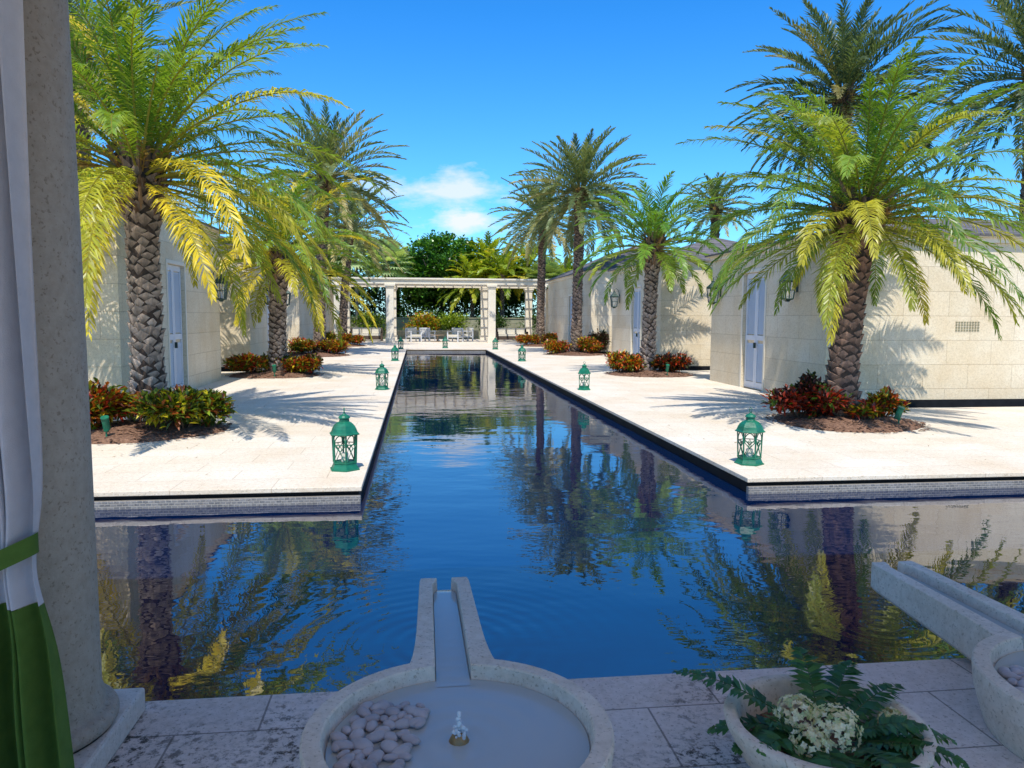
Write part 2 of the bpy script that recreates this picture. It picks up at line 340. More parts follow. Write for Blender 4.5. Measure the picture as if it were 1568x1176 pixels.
# ---------------------------------------------------------------- pavilions
def pavilion(side,y0,y1,depth,zt,door=None,slope=.34):
    sx=1 if side>0 else -1; X=WR if side>0 else WL
    root=empty('pavilion_building',(X,y0,0)); x1=X+sx*depth
    a,b=min(X,x1),max(X,x1)
    w=MB()
    rec=.10
    d0,d1,dh=door
    xi=X+sx*rec
    ia,ib=min(xi,x1),max(xi,x1)
    w.box(ia,ib,y0+.12,y1-.12,-.6,zt-.004,M['wall'])
    fa,fb=min(X,X+sx*(rec-.001)),max(X,X+sx*(rec-.001))
    w.box(fa,fb,y0,d0,-.6,zt,M['wall']); w.box(fa,fb,d1,y1,-.6,zt,M['wall']); w.box(fa,fb,d0+e,d1-e,dh,zt,M['wall'])
    w.box(ia,ib,y0,y0+.118,-.6,zt,M['wall']); w.box(ia,ib,y1-.118,y1,-.6,zt,M['wall'])
    w.box(a+.01,b-.01,y0-.010,y0-.001,-.6,.25,M['black'])
    o=w.build('walls',root); o.location=(-X,-y0,0)
    dm=MB(); dx=X+sx*(rec-.03); xa,xb=min(dx,dx+sx*.028),max(dx,dx+sx*.028)
    fw=.07; mid=(d0+d1)/2
    for p0,p1 in ((d0+.01,mid-.004),(mid+.004,d1-.01)):
        dm.box(xa,xb,p0,p0+fw,DZ+.02,dh-.01,M['door']);dm.box(xa,xb,p1-fw,p1,DZ+.02,dh-.01,M['door'])
        for z0,z1 in ((DZ+.02,DZ+.16),(1.25,1.36),(dh-.12,dh-.01)): dm.box(xa,xb,p0+fw,p1-fw,z0,z1,M['door'])
        z=DZ+.2
        while z<dh-.14:
            if not(1.2<z<1.38):
                xo=dx; dm.add([V((xo+sx*.004,p0+fw,z-.022)),V((xo+sx*.004,p1-fw,z-.022)),V((xo+sx*.026,p1-fw,z+.022)),V((xo+sx*.026,p0+fw,z+.022))],[(0,1,2,3)],M['door'])
            z+=.042
    fx0,fx1=min(X-sx*.012,X+sx*.09),max(X-sx*.012,X+sx*.09)
    dm.box(fx0,fx1,d0-.07,d0-.002,DZ,dh+.07,M['paint']);dm.box(fx0,fx1,d1+.002,d1+.07,DZ,dh+.07,M['paint']);dm.box(fx0,fx1,d0-.002,d1+.002,dh+.002,dh+.07,M['paint'])
    h0=X+sx*.05; dm.box(min(h0,h0-sx*.05),max(h0,h0-sx*.05),mid-.06,mid-.03,1.08,1.2,M['bronze'])
    o=dm.build('louvred_door',root); o.location=(-X,-y0,0)
    r=MB(); ov=.16; xa,xb,ya,yb=a-ov,b+ov,y0-ov,y1+ov
    r.box(a-.05,b+.05,y0-.05,y1+.05,zt+.002,zt+.09,M['paint'])
    r.box(xa+.02,xb-.02,ya+.02,yb-.02,zt+.092,zt+.15,M['wall'])
    zz=zt+.152; hw=min(xb-xa,yb-ya)/2; rz=zz+hw*slope
    if xb-xa>yb-ya: A=V((xa+hw,(ya+yb)/2,rz));Bp=V((xb-hw,(ya+yb)/2,rz)); f=[(0,1,5,4),(1,2,5),(2,3,4,5),(3,0,4)]
    else: A=V(((xa+xb)/2,ya+hw,rz));Bp=V(((xa+xb)/2,yb-hw,rz)); f=[(0,1,4),(1,2,5,4),(2,3,5),(3,0,4,5)]
    r.add([V((xa,ya,zz)),V((xb,ya,zz)),V((xb,yb,zz)),V((xa,yb,zz)),A,Bp],f+[(3,2,1,0)],M['roof'])
    r.box(xa,xb,ya,yb,zz-.04,zz-.002,M['roof'])
    o=r.build('roof',root); o.location=(-X,-y0,0)
pavilion(1,13.2,18.75,11,3.15,(15.75,16.85,2.75),.22)
pavilion(1,22.85,28.8,5.4,3.35,(25.0,26.1,2.75))
pavilion(1,32.4,43.4,5.4,3.6,(36.2,37.3,2.75),.45)
pavilion(-1,13.2,19.6,11,3.62,(15.7,16.8,2.75))
pavilion(-1,23.0,28.8,5.4,3.55,(25.6,26.7,2.75))
pavilion(-1,32.4,43.4,5.4,3.5,(37.2,38.3,2.75))
mb=MB()
for i in range(9):
    for j in range(4): mb.box(9.9+i*.055,9.935+i*.055,13.19,13.199,1.52+j*.05,1.55+j*.05,M['gwall'])
mb.build('wall_vent')
# ---------------------------------------------------------------- lanterns
def floor_lantern():
    mb=MB(); g=M['green']; n=6; r0=rad(30)
    mb.lathe([(.165,0),(.165,.012),(.150,.02),(.135,.05),(.128,.07),(.135,.075),(.135,.088)],n,g,rot=r0)
    rb,rt,zb,zt=.125,.135,.088,.37
    def P(i,r,z): a=2*math.pi*i/n+r0; return V((r*math.cos(a),r*math.sin(a),z))
    for i in range(n):
        mb.tube([P(i,rb,zb),P(i,rt,zt)],.009,g,4)
        A,Bq,C,D=P(i,rb,zb),P(i+1,rb,zb),P(i+1,rt,zt),P(i,rt,zt)
        def Q(u,v): return A.lerp(Bq,u).lerp(D.lerp(C,u),v)
        mb.tube([Q(.08,0),Q(.5,.38),Q(.92,.0)],.0055,g,4); mb.tube([Q(.05,.62),Q(.5,.38),Q(.95,.62)],.0055,g,4)
        mb.tube([Q(.03,.64),Q(.97,.64)],.005,g,4)
        mb.tube([Q(.08,.64),Q(.12,.82),Q(.3,.94),Q(.5,.99),Q(.7,.94),Q(.88,.82),Q(.92,.64)],.006,g,4)
        mb.tube([Q(.5,.39),Q(.36,.5),Q(.5,.62),Q(.64,.5),Q(.5,.39)],.005,g,4)
    mb.lathe([(.165,.37),(.168,.378),(.150,.392),(.142,.41),(.135,.43),(.118,.46),(.09,.485),(.06,.50),(.055,.505)],n,g,rot=r0)
    mb.lathe([(.052,.505),(.050,.535),(.062,.54),(.06,.548),(.045,.565),(.02,.578),(.010,.59),(.010,.598)],n*2,g,rot=r0)
    mb.tube([V((0,.026*math.cos(t),.618+.026*math.sin(t))) for t in [i*math.pi/6 for i in range(13)]],.0045,g,5)
    mb.lathe([(.038,.088),(.038,.17),(.03,.173)],12,M['candle'])
    return mb
fl=floor_lantern().build('floor_lantern',loc=(-.76,8.06,DZ),rotz=.2)
for i,(x,y) in enumerate([(3.60,7.95),(-.77,16.8),(3.61,16.45),(-.8,27.5),(3.68,27.1),(-.8,37.0),(3.7,36.8),(1.35,38.2)]):
    inst(fl,'floor_lantern',(x,y,DZ),rotz=.1+.37*i,scale=.96)
def wall_lantern():
    mb=MB(); g=M['bronze']
    cx=.26; hw0,hw1=.10,.15; zb,zt=0,.46
    c=[(-1,-1),(1,-1),(1,1),(-1,1)]
    for i in range(4):
        a=c[i];b=c[(i+1)%4]
        A=V((cx+a[0]*hw0,a[1]*hw0,zb));D=V((cx+a[0]*hw1,a[1]*hw1,zt));Bq=V((cx+b[0]*hw0,b[1]*hw0,zb));C=V((cx+b[0]*hw1,b[1]*hw1,zt))
        mb.tube([A,D],.02,g,4)
        for t in (0,.98): mb.tube([A.lerp(D,t),Bq.lerp(C,t)],.02,g,4)
        mb.tube([A.lerp(Bq,.5),D.lerp(C,.5)],.010,g,4); mb.tube([A.lerp(D,.5),Bq.lerp(C,.5)],.010,g,4)
        mb.add([A,Bq,C,D],[(0,1,2,3)],M['glass'])
    mb.lathe([(.05,-.07),(.09,-.03),(.15,-.012),(.15,.0)],4,g,c=(cx,0,0),rot=rad(45))
    mb.lathe([(.235,.46),(.235,.475),(.16,.54),(.09,.6),(.06,.64),(.06,.665),(.02,.69)],4,g,c=(cx,0,0),rot=rad(45))
    mb.lathe([(.03,0),(.03,.2)],10,M['candle'],c=(cx,0,0))
    mb.tube([V((cx,.03*math.cos(t),.71+.03*math.sin(t))) for t in [i*math.pi/5 for i in range(11)]],.006,g,4)
    mb.tube([V((0,0,.3)),V((.02,0,.52)),V((.08,0,.74)),V((.17,0,.83)),V((.24,0,.8)),V((.26,0,.735))],.013,g,6)
    mb.box(0,.015,-.05,.05,.18,.55,g)
    return mb
wl=wall_lantern().build('wall_lantern',loc=(WL,18.9,2.12)); wl.scale=(.85,)*3
for x,y,r,s in [(WL,28.0,0,.85),(WL,24.6,0,.85),(WL,35.2,0,.85),(WR,14.35,math.pi,.76),(WR,18.2,math.pi,.76),(WR,27.7,math.pi,.8),(WR,34.2,math.pi,.8)]:
    inst(wl,'wall_lantern',(x,y,2.12),r,s)
# ---------------------------------------------------------------- pergola
root=empty('garden_pergola',(0,0,0)); P=MB()
pt=3.60
for y in (46.0,51.4):
    for x in (-4.6,-1.6,4.4,7.4):
        P.box(x-.22,x+.22,y-.22,y+.22,DZ,pt-.22,M['paint']); P.box(x-.27,x+.27,y-.27,y+.27,DZ+.001,DZ+.3,M['paint'])
        P.box(x-.26,x+.26,y-.26,y+.26,pt-.22,pt-.12,M['paint']); P.box(x-.31,x+.31,y-.31,y+.31,pt-.12,pt,M['paint'])
    P.box(-5.3,8.1,y-.2,y+.2,pt+.001,pt+.26,M['paint']); P.box(-5.45,8.25,y-.3,y+.3,pt+.262,pt+.36,M['paint'])
for i in range(22):
    x=-5.1+i*.62; P.box(x-.05,x+.05,46.31,51.09,pt+.06,pt+.30,M['paint'])
for i in range(13):
    y=46.6+i*.36; P.box(-5.3,8.1,y-.03,y+.03,pt+.302,pt+.36,M['paint'])
P.build('frame',root,bevel=.01)
mb=MB(); mb.box(7.9,8.2,46.4,51.0,DZ,3.4,M['wall']); mb.box(-5.5,-5.2,46.4,51.0,DZ,3.4,M['wall']); mb.build('side_walls',root)
def armchair():
    mb=MB(); f=M['door']; c=M['cushion']
    for x in (-.38,.32):
        for y in (-.36,.30): mb.box(x,x+.06,y,y+.06,0,.62 if y<0 else .85,f)
    mb.box(-.38,.38,-.34,.34,.26,.31,f)
    for x in (-.40,.32): mb.box(x,x+.08,-.38,.36,.62,.655,f)
    mb.box(-.32,.32,.305,.35,.78,.85,f)
    for i in range(6): mb.box(-.29+i*.105,-.24+i*.105,.31,.34,.31,.78,f)
    mb.box(-.31,.31,-.36,.2,.312,.44,c); mb.box(-.3,.3,.2,.295,.44,.82,c)
    return mb
ac=armchair().build('garden_armchair',loc=(-.25,47.6,DZ),rotz=.5,bevel=.01)
inst(ac,'garden_armchair',(2.3,47.6,DZ),-.5); inst(ac,'garden_armchair',(3.0,48.6,DZ),-1.2); inst(ac,'garden_armchair',(.6,48.4,DZ),2.6)
def sofa():
    mb=MB(); f=M['wicker'];c=M['cushion']
    mb.box(-1,1,-.4,.4,.08,.32,f); mb.box(-1,1,.32,.42,.321,.8,f)
    for x in (-1.02,.9): mb.box(x,x+.12,-.41,.43,0,.6,f)
    for i in range(3): mb.box(-.88+i*.595,-.30+i*.595,-.38,.3,.322,.46,c); mb.box(-.87+i*.595,-.31+i*.595,.18,.31,.461,.82,c)
    return mb
so=sofa().build('wicker_sofa',loc=(-3.2,49.2,DZ),rotz=.0,bevel=.015); inst(so,'wicker_sofa',(6.0,49.2,DZ),0)
mb=MB(); mb.lathe([(.3,0),(.3,.03),(.05,.05),(.05,.38),(.42,.4),(.42,.43)],20,M['teak']); mb.build('side_table',loc=(1.2,47.4,DZ))
mb=MB(); mb.box(-14,16,57,57.3,.1,1.55,M['gwall']); mb.box(-14,16,56.95,57.35,1.55,1.63,M['gwall']); mb.build('garden_wall')
mb=MB(); mb.box(-1.5,4.2,53.3,53.7,.1,.75,M['gwall']); mb.build('planter_wall',bevel=.02)
def shrub(name,c,r,n,ls,lw,cols,seed,zmin=.16,blobs=5):
    rnd=random.Random(seed); mb=MB()
    for i in range(blobs):
        o=V((rnd.uniform(-.55,.55)*r[0],rnd.uniform(-.55,.55)*r[1],rnd.uniform(-.2,.35)*r[2]))
        leafcloud(mb,V(c)+o,tuple(x*rnd.uniform(.5,.72) for x in r),n//blobs,ls,lw,cols,rnd,zmin=zmin)
    for i in range(7):
        a=rnd.uniform(0,6.28); q=V((c[0],c[1],zmin)); mb.tube([q+V((math.cos(a)*.05*r[0],math.sin(a)*.05*r[0],0)),q+V((math.cos(a)*.45*r[0],math.sin(a)*.45*r[1],r[2]*.9))],.012,M['bark'],4,(.12,.08,.05))
    return mb.build(name)
GR=[(.035,.085,.012),(.06,.13,.016),(.09,.18,.02)]
LG=[(.26,.36,.02),(.36,.46,.03),(.16,.26,.02)]
YF=[(.70,.54,.02),(.30,.38,.03),(.20,.30,.02),(.6,.15,.02)]
shrub('flowering_shrub',(.2,54.6,1.1),(1.4,.7,1.0),1700,.18,.11,YF,11); shrub('flowering_shrub',(2.6,54.6,1.15),(1.5,.7,1.0),1700,.18,.11,LG,12)
shrub('garden_shrub',(-3.2,54.6,1.1),(1.6,.8,1.1),1800,.18,.09,GR+LG,13); shrub('garden_shrub',(5.6,54.8,1.1),(1.5,.8,1.1),1800,.18,.09,GR,14)
shrub('garden_shrub',(-6.5,55,1.3),(2,1,1.4),1500,.2,.1,GR,15); shrub('garden_shrub',(9.5,55,1.3),(2.2,1,1.5),1500,.2,.1,GR,16)
shrub('garden_shrub',(1.4,56,1.2),(1.2,.6,1.2),1200,.18,.09,GR,17)
mb=MB(); rnd=random.Random(21)
DG=[(.025,.06,.010),(.035,.085,.012)]
for i in range(60):
    x=-26+i*.95+rnd.uniform(-.4,.4); z=rnd.uniform(2.2,4.6); y=61.5+rnd.uniform(-1.2,2.8)
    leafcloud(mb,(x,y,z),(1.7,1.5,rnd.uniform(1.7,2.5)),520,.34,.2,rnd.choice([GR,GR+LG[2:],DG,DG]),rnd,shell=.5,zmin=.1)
for i in range(40):
    x=-26+i*1.4; leafcloud(mb,(x,62.5,1.5),(1.5,1.2,1.6),260,.34,.2,DG,rnd,shell=.3,zmin=.1)
mb.build('background_foliage')
def sgtree(loc,h,R,n,seed,cols):
    rnd=random.Random(seed); root=empty('sea_grape_tree',loc); mb=MB()
    mb.tube([(0,0,0),(.1,.1,h*.3),(0,.1,h*.55)],[.28,.22,.16],M['bark'],8,(.2,.16,.12))
    for i in range(9):
        a=i*.7+rnd.random(); mb.tube([(0,.1,h*.3),(math.cos(a)*R*.35,math.sin(a)*R*.35,h*.5),(math.cos(a)*R*.75,math.sin(a)*R*.75,h*.68)],[.12,.08,.03],M['bark'],5,(.2,.16,.12))
    mb.build('trunk',root); mb=MB()
    for i in range(46):
        while True:
            d=V((rnd.uniform(-1,1),rnd.uniform(-1,1),rnd.uniform(-.9,1)))
            if d.length<1: break
        c=V((d.x*R*.78,d.y*R*.78,h*.6+d.z*h*.30)); k=R*rnd.uniform(.24,.38)
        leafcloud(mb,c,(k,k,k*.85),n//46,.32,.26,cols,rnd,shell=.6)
    mb.build('crown',root)
sgtree((1.9,64,0),9.0,4.0,15000,3,[(.05,.16,.015),(.08,.24,.025),(.14,.32,.035),(.03,.10,.012)])
sgtree((7.0,70,0),8.0,3.4,6000,4,[(.04,.10,.015),(.055,.13,.02)])
sgtree((-9,68,0),7.5,4,6000,6,[(.04,.10,.015),(.055,.13,.02)])
# ---------------------------------------------------------------- palms
PALM_T=((.11,.16,.065),(.22,.27,.12),(.48,.40,.17)); PALM_B=((.18,.27,.02),(.34,.42,.03),(.70,.56,.05))
PL=((.11,.22,.022),(.26,.37,.035),(.70,.56,.04))
grey=((.50,.42,.36),(.34,.24,.17)); red=((.32,.22,.17),(.22,.11,.065))
palm((-3.80,11.45,.2),3.75,.225,3.45,92,PL,101,lean=(-.02,.0),nl=80,ll=.40,lw=.023,old=.4,elmin=-18,elmax=88,stub=1.2,tipdrop=(.3,1.0),bark=grey,ylw=.12,vup=(-.1,.5))
palm((6.50,11.15,.2),3.35,.235,2.85,90,((.095,.20,.022),(.20,.32,.04),(.48,.44,.05)),2,lean=(.28,.1),nl=70,ll=.38,lw=.023,old=.35,elmin=-18,elmax=80,stub=1.6,tipdrop=(.3,1.0),bark=red,vup=(-.1,.5),ylw=.08)
palm((-3.75,21.3,.2),3.3,.24,3.1,72,PL,3,nl=52,ll=.42,lw=.033,lean=(.1,0),old=.35,tipdrop=(.3,.9),stub=1.2,bark=grey,ylw=.12)
palm((6.42,21.0,.2),3.75,.20,2.3,54,((.10,.24,.03),(.19,.34,.035),(.36,.40,.04)),4,nl=48,ll=.36,lw=.032,lean=(.1,0),bark=grey)
T=dict(dr_=(14,34),vup=(.25,.9))
palm((-3.9,31.5,.2),7.1,.22,3.2,92,PALM_T,5,nl=46,ll=.44,lw=.046,lean=(.35,0),old=.3,elmin=-38,**T)
palm((6.7,32.2,.2),6.9,.22,3.1,96,PALM_T,6,nl=46,ll=.44,lw=.046,lean=(.1,0),old=.25,elmin=-45,**T)
palm((-3.9,41.0,.2),6.2,.22,3.1,74,PALM_T,7,nl=34,ll=.42,lw=.054,lean=(.5,0),old=.3,elmin=-40,**T)
palm((6.6,41.3,.2),6.9,.22,3.0,80,PALM_T,8,nl=34,ll=.42,lw=.054,lean=(.1,0),old=.3,elmin=-40,**T)
PD=((.07,.12,.06),(.14,.19,.10),(.32,.28,.11))
palm((14.0,24.6,.1),9.1,.26,3.6,104,PD,9,nl=50,ll=.46,lw=.046,old=.2,elmin=-42,**T)
palm((17.9,21.0,.1),8.9,.26,3.9,90,PD,10,nl=48,ll=.46,lw=.046,old=.2,elmin=-42,**T)
palm((15.6,39.5,.1),7.6,.24,2.0,50,PALM_T,12,nl=30,ll=.4,lw=.05,elmin=-30,**T)
palm((-8.4,21.0,.1),8.0,.24,3.2,70,PALM_T,13,nl=40,ll=.44,lw=.042,elmin=-30,**T)
for i,(x,y,h,fl_) in enumerate([(4.2,59.5,4.2,3.0),(6.4,58.5,4.8,3.1),(8.8,61,5.6,3.3),(5.6,62,6.0,3.1),(-6.5,61,5.2,3.0),(-1.6,65,5.4,2.8),(11.5,60,4.5,2.8)]):
    palm((x,y,.1),h,.16,fl_,44,PALM_B,40+i,nl=26,ll=.6,lw=.11,old=.6,elmin=-25,boots=False,scale_n=.5,skirt=False,name='garden_palm_tree')
def fanpalm(loc,h,R,seed,col):
    rnd=random.Random(seed); root=empty('fan_palm_tree',loc); mb=MB(); mb.tube([(0,0,0),(.05,0,h*.5),(0,0,h)],[.16,.13,.12],M['bark'],8,(.2,.17,.13)); mb.build('trunk',root)
    mb=MB()
    for i in range(40):
        g=i/40; az=i*2.4; el=rad(80-115*g); d=V((math.cos(el)*math.cos(az),math.cos(el)*math.sin(az),math.sin(el))); o=V((0,0,h)); e_=o+d*R*.55
        mb.tube([o,e_],[.02,.012],M['leaf'],3,(.2,.25,.08)); s=V((-math.sin(az),math.cos(az),0)); u=d.cross(s); vs=[];fs=[];cs=[]
        g2=rnd.uniform(.75,1.2)
        for k in range(18):
            a=rad(-115+230*k/17); ld=(d*math.cos(a)+s*math.sin(a)+u*.12).normalized(); l=R*.55*(1-.25*abs(k-8.5)/8.5)*rnd.uniform(.9,1.1); w=ld.cross(u).normalized()*R*.04
            b=len(vs); m_=e_+ld*l*.6; vs+=[e_,m_+w,m_-w,m_+(ld+V((0,0,-.5))).normalized()*l*.45]; fs+=[(b,b+1,b+2),(b+1,b+3,b+2)]; cs+=[tuple(x*g2 for x in col)]*4
        mb.add(vs,fs,M['leaf'],cs)
    mb.build('fronds',root)
fanpalm((-4.4,57,.1),5.8,2.3,1,(.44,.54,.28)); fanpalm((-2.2,56.2,.1),5.2,2.1,2,(.40,.52,.24)); fanpalm((-6.8,58,.1),5.6,2.1,3,(.38,.48,.22))
fanpalm((9.6,57.5,.1),4.4,1.7,4,(.24,.34,.12))
# ---------------------------------------------------------------- planting beds
CR=[(.52,.05,.02),(.62,.16,.02),(.60,.42,.02),(.12,.03,.02),(.09,.16,.015),(.20,.28,.02)]
CG=[(.09,.15,.015),(.18,.26,.02),(.50,.44,.02),(.05,.08,.012),(.30,.08,.02)]
CD=[(.05,.02,.02),(.03,.04,.015),(.12,.03,.02),(.05,.08,.02)]
def bed(c,r,seed,shr):
    rnd=random.Random(seed); mb=MB(); n=40; rings=7; vs=[V((c[0],c[1],DZ+.10))];fs=[]
    for j in range(1,rings+1):
        for i in range(n):
            a=2*math.pi*i/n; k=j/rings; q=r*k*(1+.05*math.sin(3*a+seed)+(rnd.uniform(-.025,.025) if j==rings else 0)); z=DZ+.10*(1-k**2)+.004-(.03 if j==rings else 0)+.02*rnd.random()*(k<.95)
            vs.append(V((c[0]+q*math.cos(a),c[1]+q*math.sin(a),z)))
    for i in range(n): fs.append((0,1+i,1+(i+1)%n))
    for j in range(rings-1):
        for i in range(n): a=1+j*n+i;b=1+j*n+(i+1)%n; fs.append((a,a+n,b+n,b))
    mb.add(vs,fs,M['mulch'])
    vs=[];fs=[]
    for _ in range(900):
        a=rnd.uniform(0,6.28);q=r*math.sqrt(rnd.random())*1.05; p=V((c[0]+q*math.cos(a),c[1]+q*math.sin(a),DZ+max(0,.10*(1-(q/r)**2))+.02)); t=rnd.uniform(0,3.14); s=V((math.cos(t),math.sin(t),rnd.uniform(-.3,.3)))*.03; w=V((-math.sin(t),math.cos(t),rnd.uniform(-.4,.4)))*.012
        b=len(vs); vs+=[p-s-w,p+s-w,p+s+w,p-s+w]; fs.append((b,b+1,b+2,b+3))
    mb.add(vs,fs,M['mulch']); mb.build('mulch_bed')
    for i,(dx,dy,rr_,h,cols) in enumerate(shr):
        shrub('croton_shrub',(c[0]+dx,c[1]+dy,DZ+.10+h*.5),(rr_*1.08,rr_*1.08,h*.68),int(1500*(rr_/.45)**2),.13,.058,cols,seed*10+i,zmin=DZ+.03,blobs=8)
bed((-3.75,11.0,0),1.12,1,[(.62,-.25,.58,.54,CG),(-.72,-.1,.55,.54,CR),(.1,.7,.4,.35,CR)])
bed((6.5,11.0,0),1.12,2,[(-.65,.15,.50,.48,[CR[0],CR[3],CR[4],CD[0],(.42,.04,.02)]),(-.28,.35,.35,.58,CD),(.62,.0,.28,.38,CR),(.1,-.35,.22,.2,CR)])
bed((-3.75,21.0,0),1.2,3,[(.7,-.1,.5,.42,CR),(-.6,-.2,.5,.45,CR),(.0,.5,.5,.4,CG)])
bed((6.42,20.8,0),1.2,4,[(-.75,0,.5,.5,CR),(.6,-.1,.5,.42,CD+CR[:2]),(.0,.5,.5,.4,CG)])
bed((-3.95,31.2,0),1.3,5,[(.6,-.1,.55,.5,CR),(-.6,-.2,.6,.6,CR+CG),(.0,.5,.5,.4,CD)])
bed((6.6,31.9,0),1.3,6,[(-.75,0,.55,.5,CR),(.6,-.1,.6,.6,CR),(1.0,.5,.5,.8,CD)])
bed((-3.95,40.8,0),1.3,7,[(.6,-.1,.55,.5,CR),(-.6,-.2,.6,.6,CG)])
bed((6.6,41.0,0),1.3,8,[(-.75,0,.55,.5,CR),(.6,-.1,.6,.6,CD+CR)])
mb=MB(); rnd=random.Random(77); vs=[];fs=[]
for _ in range(520):
    c0=rnd.choice([(-3.8,11),(6.5,11),(-3.8,21),(6.4,21)]); x=c0[0]+rnd.gauss(0,1.5); y=c0[1]+rnd.gauss(0,1.6)
    if not ((x<XL-.05 or x>XR+.05) and DY+.1<y and (WL+.1<x<WR-.1)): continue
    t=rnd.uniform(0,3.14); k=rnd.uniform(.008,.03); s=V((math.cos(t),math.sin(t),.1))*k; w=V((-math.sin(t),math.cos(t),.2))*k*.3; p=V((x,y,DZ+.008))
    b=len(vs); vs+=[p-s,p+w,p+s,p-w]; fs.append((b,b+1,b+2,b+3))
mb.add(vs,fs,M['dry']); mb.build('leaf_litter')
def spot():
    mb=MB(); g=M['green']; mb.lathe([(.012,0),(.012,.1),(.03,.105),(.035,.12)],8,g); T=Matrix.Translation((0,0,.2))@Matrix.Rotation(.35,4,'X')
    mb.lathe([(.03,-.09),(.042,-.07),(.045,.07),(.052,.09),(.048,.1)],12,g,T=T); return mb
sp=spot().build('garden_spotlight',loc=(-3.9,10.15,.18)); inst(sp,'garden_spotlight',(6.95,10.35,.18),.5); inst(sp,'garden_spotlight',(-3.6,20.0,.2)); inst(sp,'garden_spotlight',(6.6,19.8,.2))
# ---------------------------------------------------------------- fountains
def fountain(x,y,name):
    root=empty(name,(x,y,0)); mb=MB(); R,Ri,zt=.515,.447,.40; n=96; z0=DZ
    g=.070
    prof_out=[(R-.05,z0+.002),(R-.035,z0+.05),(R-.008,z0+.14),(R,zt-.02),(R-.002,zt-.006),(R-.008,zt)]
    prof_in=[(Ri+.006,zt),(Ri,zt-.006),(Ri-.006,zt-.05),(Ri-.03,zt-.12),(Ri-.12,zt-.15),(0.01,zt-.16)]
    prof=prof_out+prof_in
    vs=[];fs=[]; a0=math.asin(g/Ri); 
    angs=[math.pi/2+a0+(2*math.pi-2*a0)*i/n for i in range(n+1)]
    for r,z in prof:
        for a in angs: vs.append(V((r*math.cos(a),r*math.sin(a),z)))
    m=n+1
    for j in range(len(prof)-1):
        for i in range(n): q=j*m+i; fs.append((q,q+1,q+1+m,q+m))
    mb.add(vs,fs,M['basin'])
    L0,L1=Ri-.01,1.47; ow0,ow1=.150,.126
    ny=24
    def prof2(t):
        ow=ow0+(ow1-ow0)*t+(.03*(1-t)**8)
        zb=z0+.03+(0.05*t)
        ztop=zt-.004
        gi=g*(1-.12*t)
        if t>.93: gi-=.022*min(1,(t-.93)/.04)
        c=.004
        return [(-ow+.015,zb),(-ow,zb+.02),(-ow,ztop-c),(-ow+c,ztop),(-gi-c,ztop),(-gi,ztop-c),(-gi+.004,zt-.10),(gi-.004,zt-.10),(gi,ztop-c),(gi+c,ztop),(ow-c,ztop),(ow,ztop-c),(ow,zb+.02),(ow-.015,zb)]
    vs=[];fs=[];k=14
    for i in range(ny+1):
        t=i/ny; yy=L0+(L1-L0)*t
        for xx,zz in prof2(t): 
            vs.append(V((xx*(1 if i<ny else .96),yy,zz)))
    for i in range(ny):
        for q in range(k): a=i*k+q;b=i*k+(q+1)%k; fs.append((a,b,b+k,a+k))
    e_=ny*k
    fs.append((e_,e_+1,e_+2,e_+3,e_+4,e_+5,e_+6)); fs.append((e_+7,e_+8,e_+9,e_+10,e_+11,e_+12,e_+13)); fs.append((e_,e_+6,e_+7,e_+13))
    mb.add(vs,fs,M['basin'])
    mb.build('stone_basin',root,smooth=False)
    w=MB(); vs=[V((0,0,zt-.055))]; vs+= [V(((Ri-.012)*math.cos(2*math.pi*i/64),(Ri-.012)*math.sin(2*math.pi*i/64),zt-.055)) for i in range(64)]
    w.add(vs,[(0,1+i,1+(i+1)%64) for i in range(64)],M['bwater'])
    pts=[(L0-.06,zt-.053),(L1-.09,zt-.057),(L1-.03,zt-.061),(L1-.006,zt-.067),(L1+.006,zt-.09)]
    vs=[];fs=[]
    for i,(yy,zz) in enumerate(pts):
        hw=.066 if i<1 else (.057 if i==1 else .038)
        vs+=[V((-hw,yy,zz)),V((hw,yy,zz))]
    for i in range(len(pts)-1): fs.append((2*i,2*i+1,2*i+3,2*i+2))
    w.add(vs,fs,M['bwater']); w.build('basin_water',root,smooth=True)
    j=MB(); j.lathe([(.05,zt-.1),(.035,zt-.055),(.022,zt-.03),(.018,zt-.025)],12,M['brass']); 
    rnd=random.Random(3)
    for q in range(60):
        a=rnd.uniform(0,6.28); rr=rnd.uniform(0,.024); s=rnd.uniform(.003,.009); zz=zt-.04+rnd.uniform(0,.085)*(1-rr/.03)
        j.lathe([(s*.3,-s),(s*.9,-s*.4),(s,.1*s),(s*.7,s*.7),(s*.1,s)],8,M['foam'],c=(rr*math.cos(a),rr*math.sin(a),zz))
    j.build('bubbler',root,smooth=True)
    pb=MB(); rnd=random.Random(8)
    placed=[]
    tries=0
    while len(placed)<95 and tries<8000:
        tries+=1
        a=rad(rnd.uniform(110,250)); r=math.sqrt(rnd.random())*(Ri-.045); px,py=r*math.cos(a),r*math.sin(a)
        if px>-.15+.25*py or py>.24: continue
        s=rnd.uniform(.018,.033)
        lvl=sum(1 for (qx,qy,qs) in placed if (qx-px)**2+(qy-py)**2<(.8*(s+qs))**2)
        if lvl>1: continue
        placed.append((px,py,s)); zz=zt-.070+lvl*.026; rz=rnd.uniform(0,3.1)
        T=Matrix.Translation((px,py,zz))@Matrix.Rotation(rz,4,'Z')@Matrix.Rotation(rnd.uniform(-.3,.3),4,'X')@Matrix.Diagonal((rnd.uniform(1.1,1.5)*s,.9*s,.6*s,1))
        pb.lathe([(.05,-1),(.5,-.85),(.85,-.5),(1,0),(.85,.5),(.5,.85),(.05,1)],14,M['pebble'],T=T)
    pb.build('river_pebbles',root,smooth=True)
fountain(.13,2.46,'water_basin_fountain'); fountain(2.64,2.46,'water_basin_fountain')
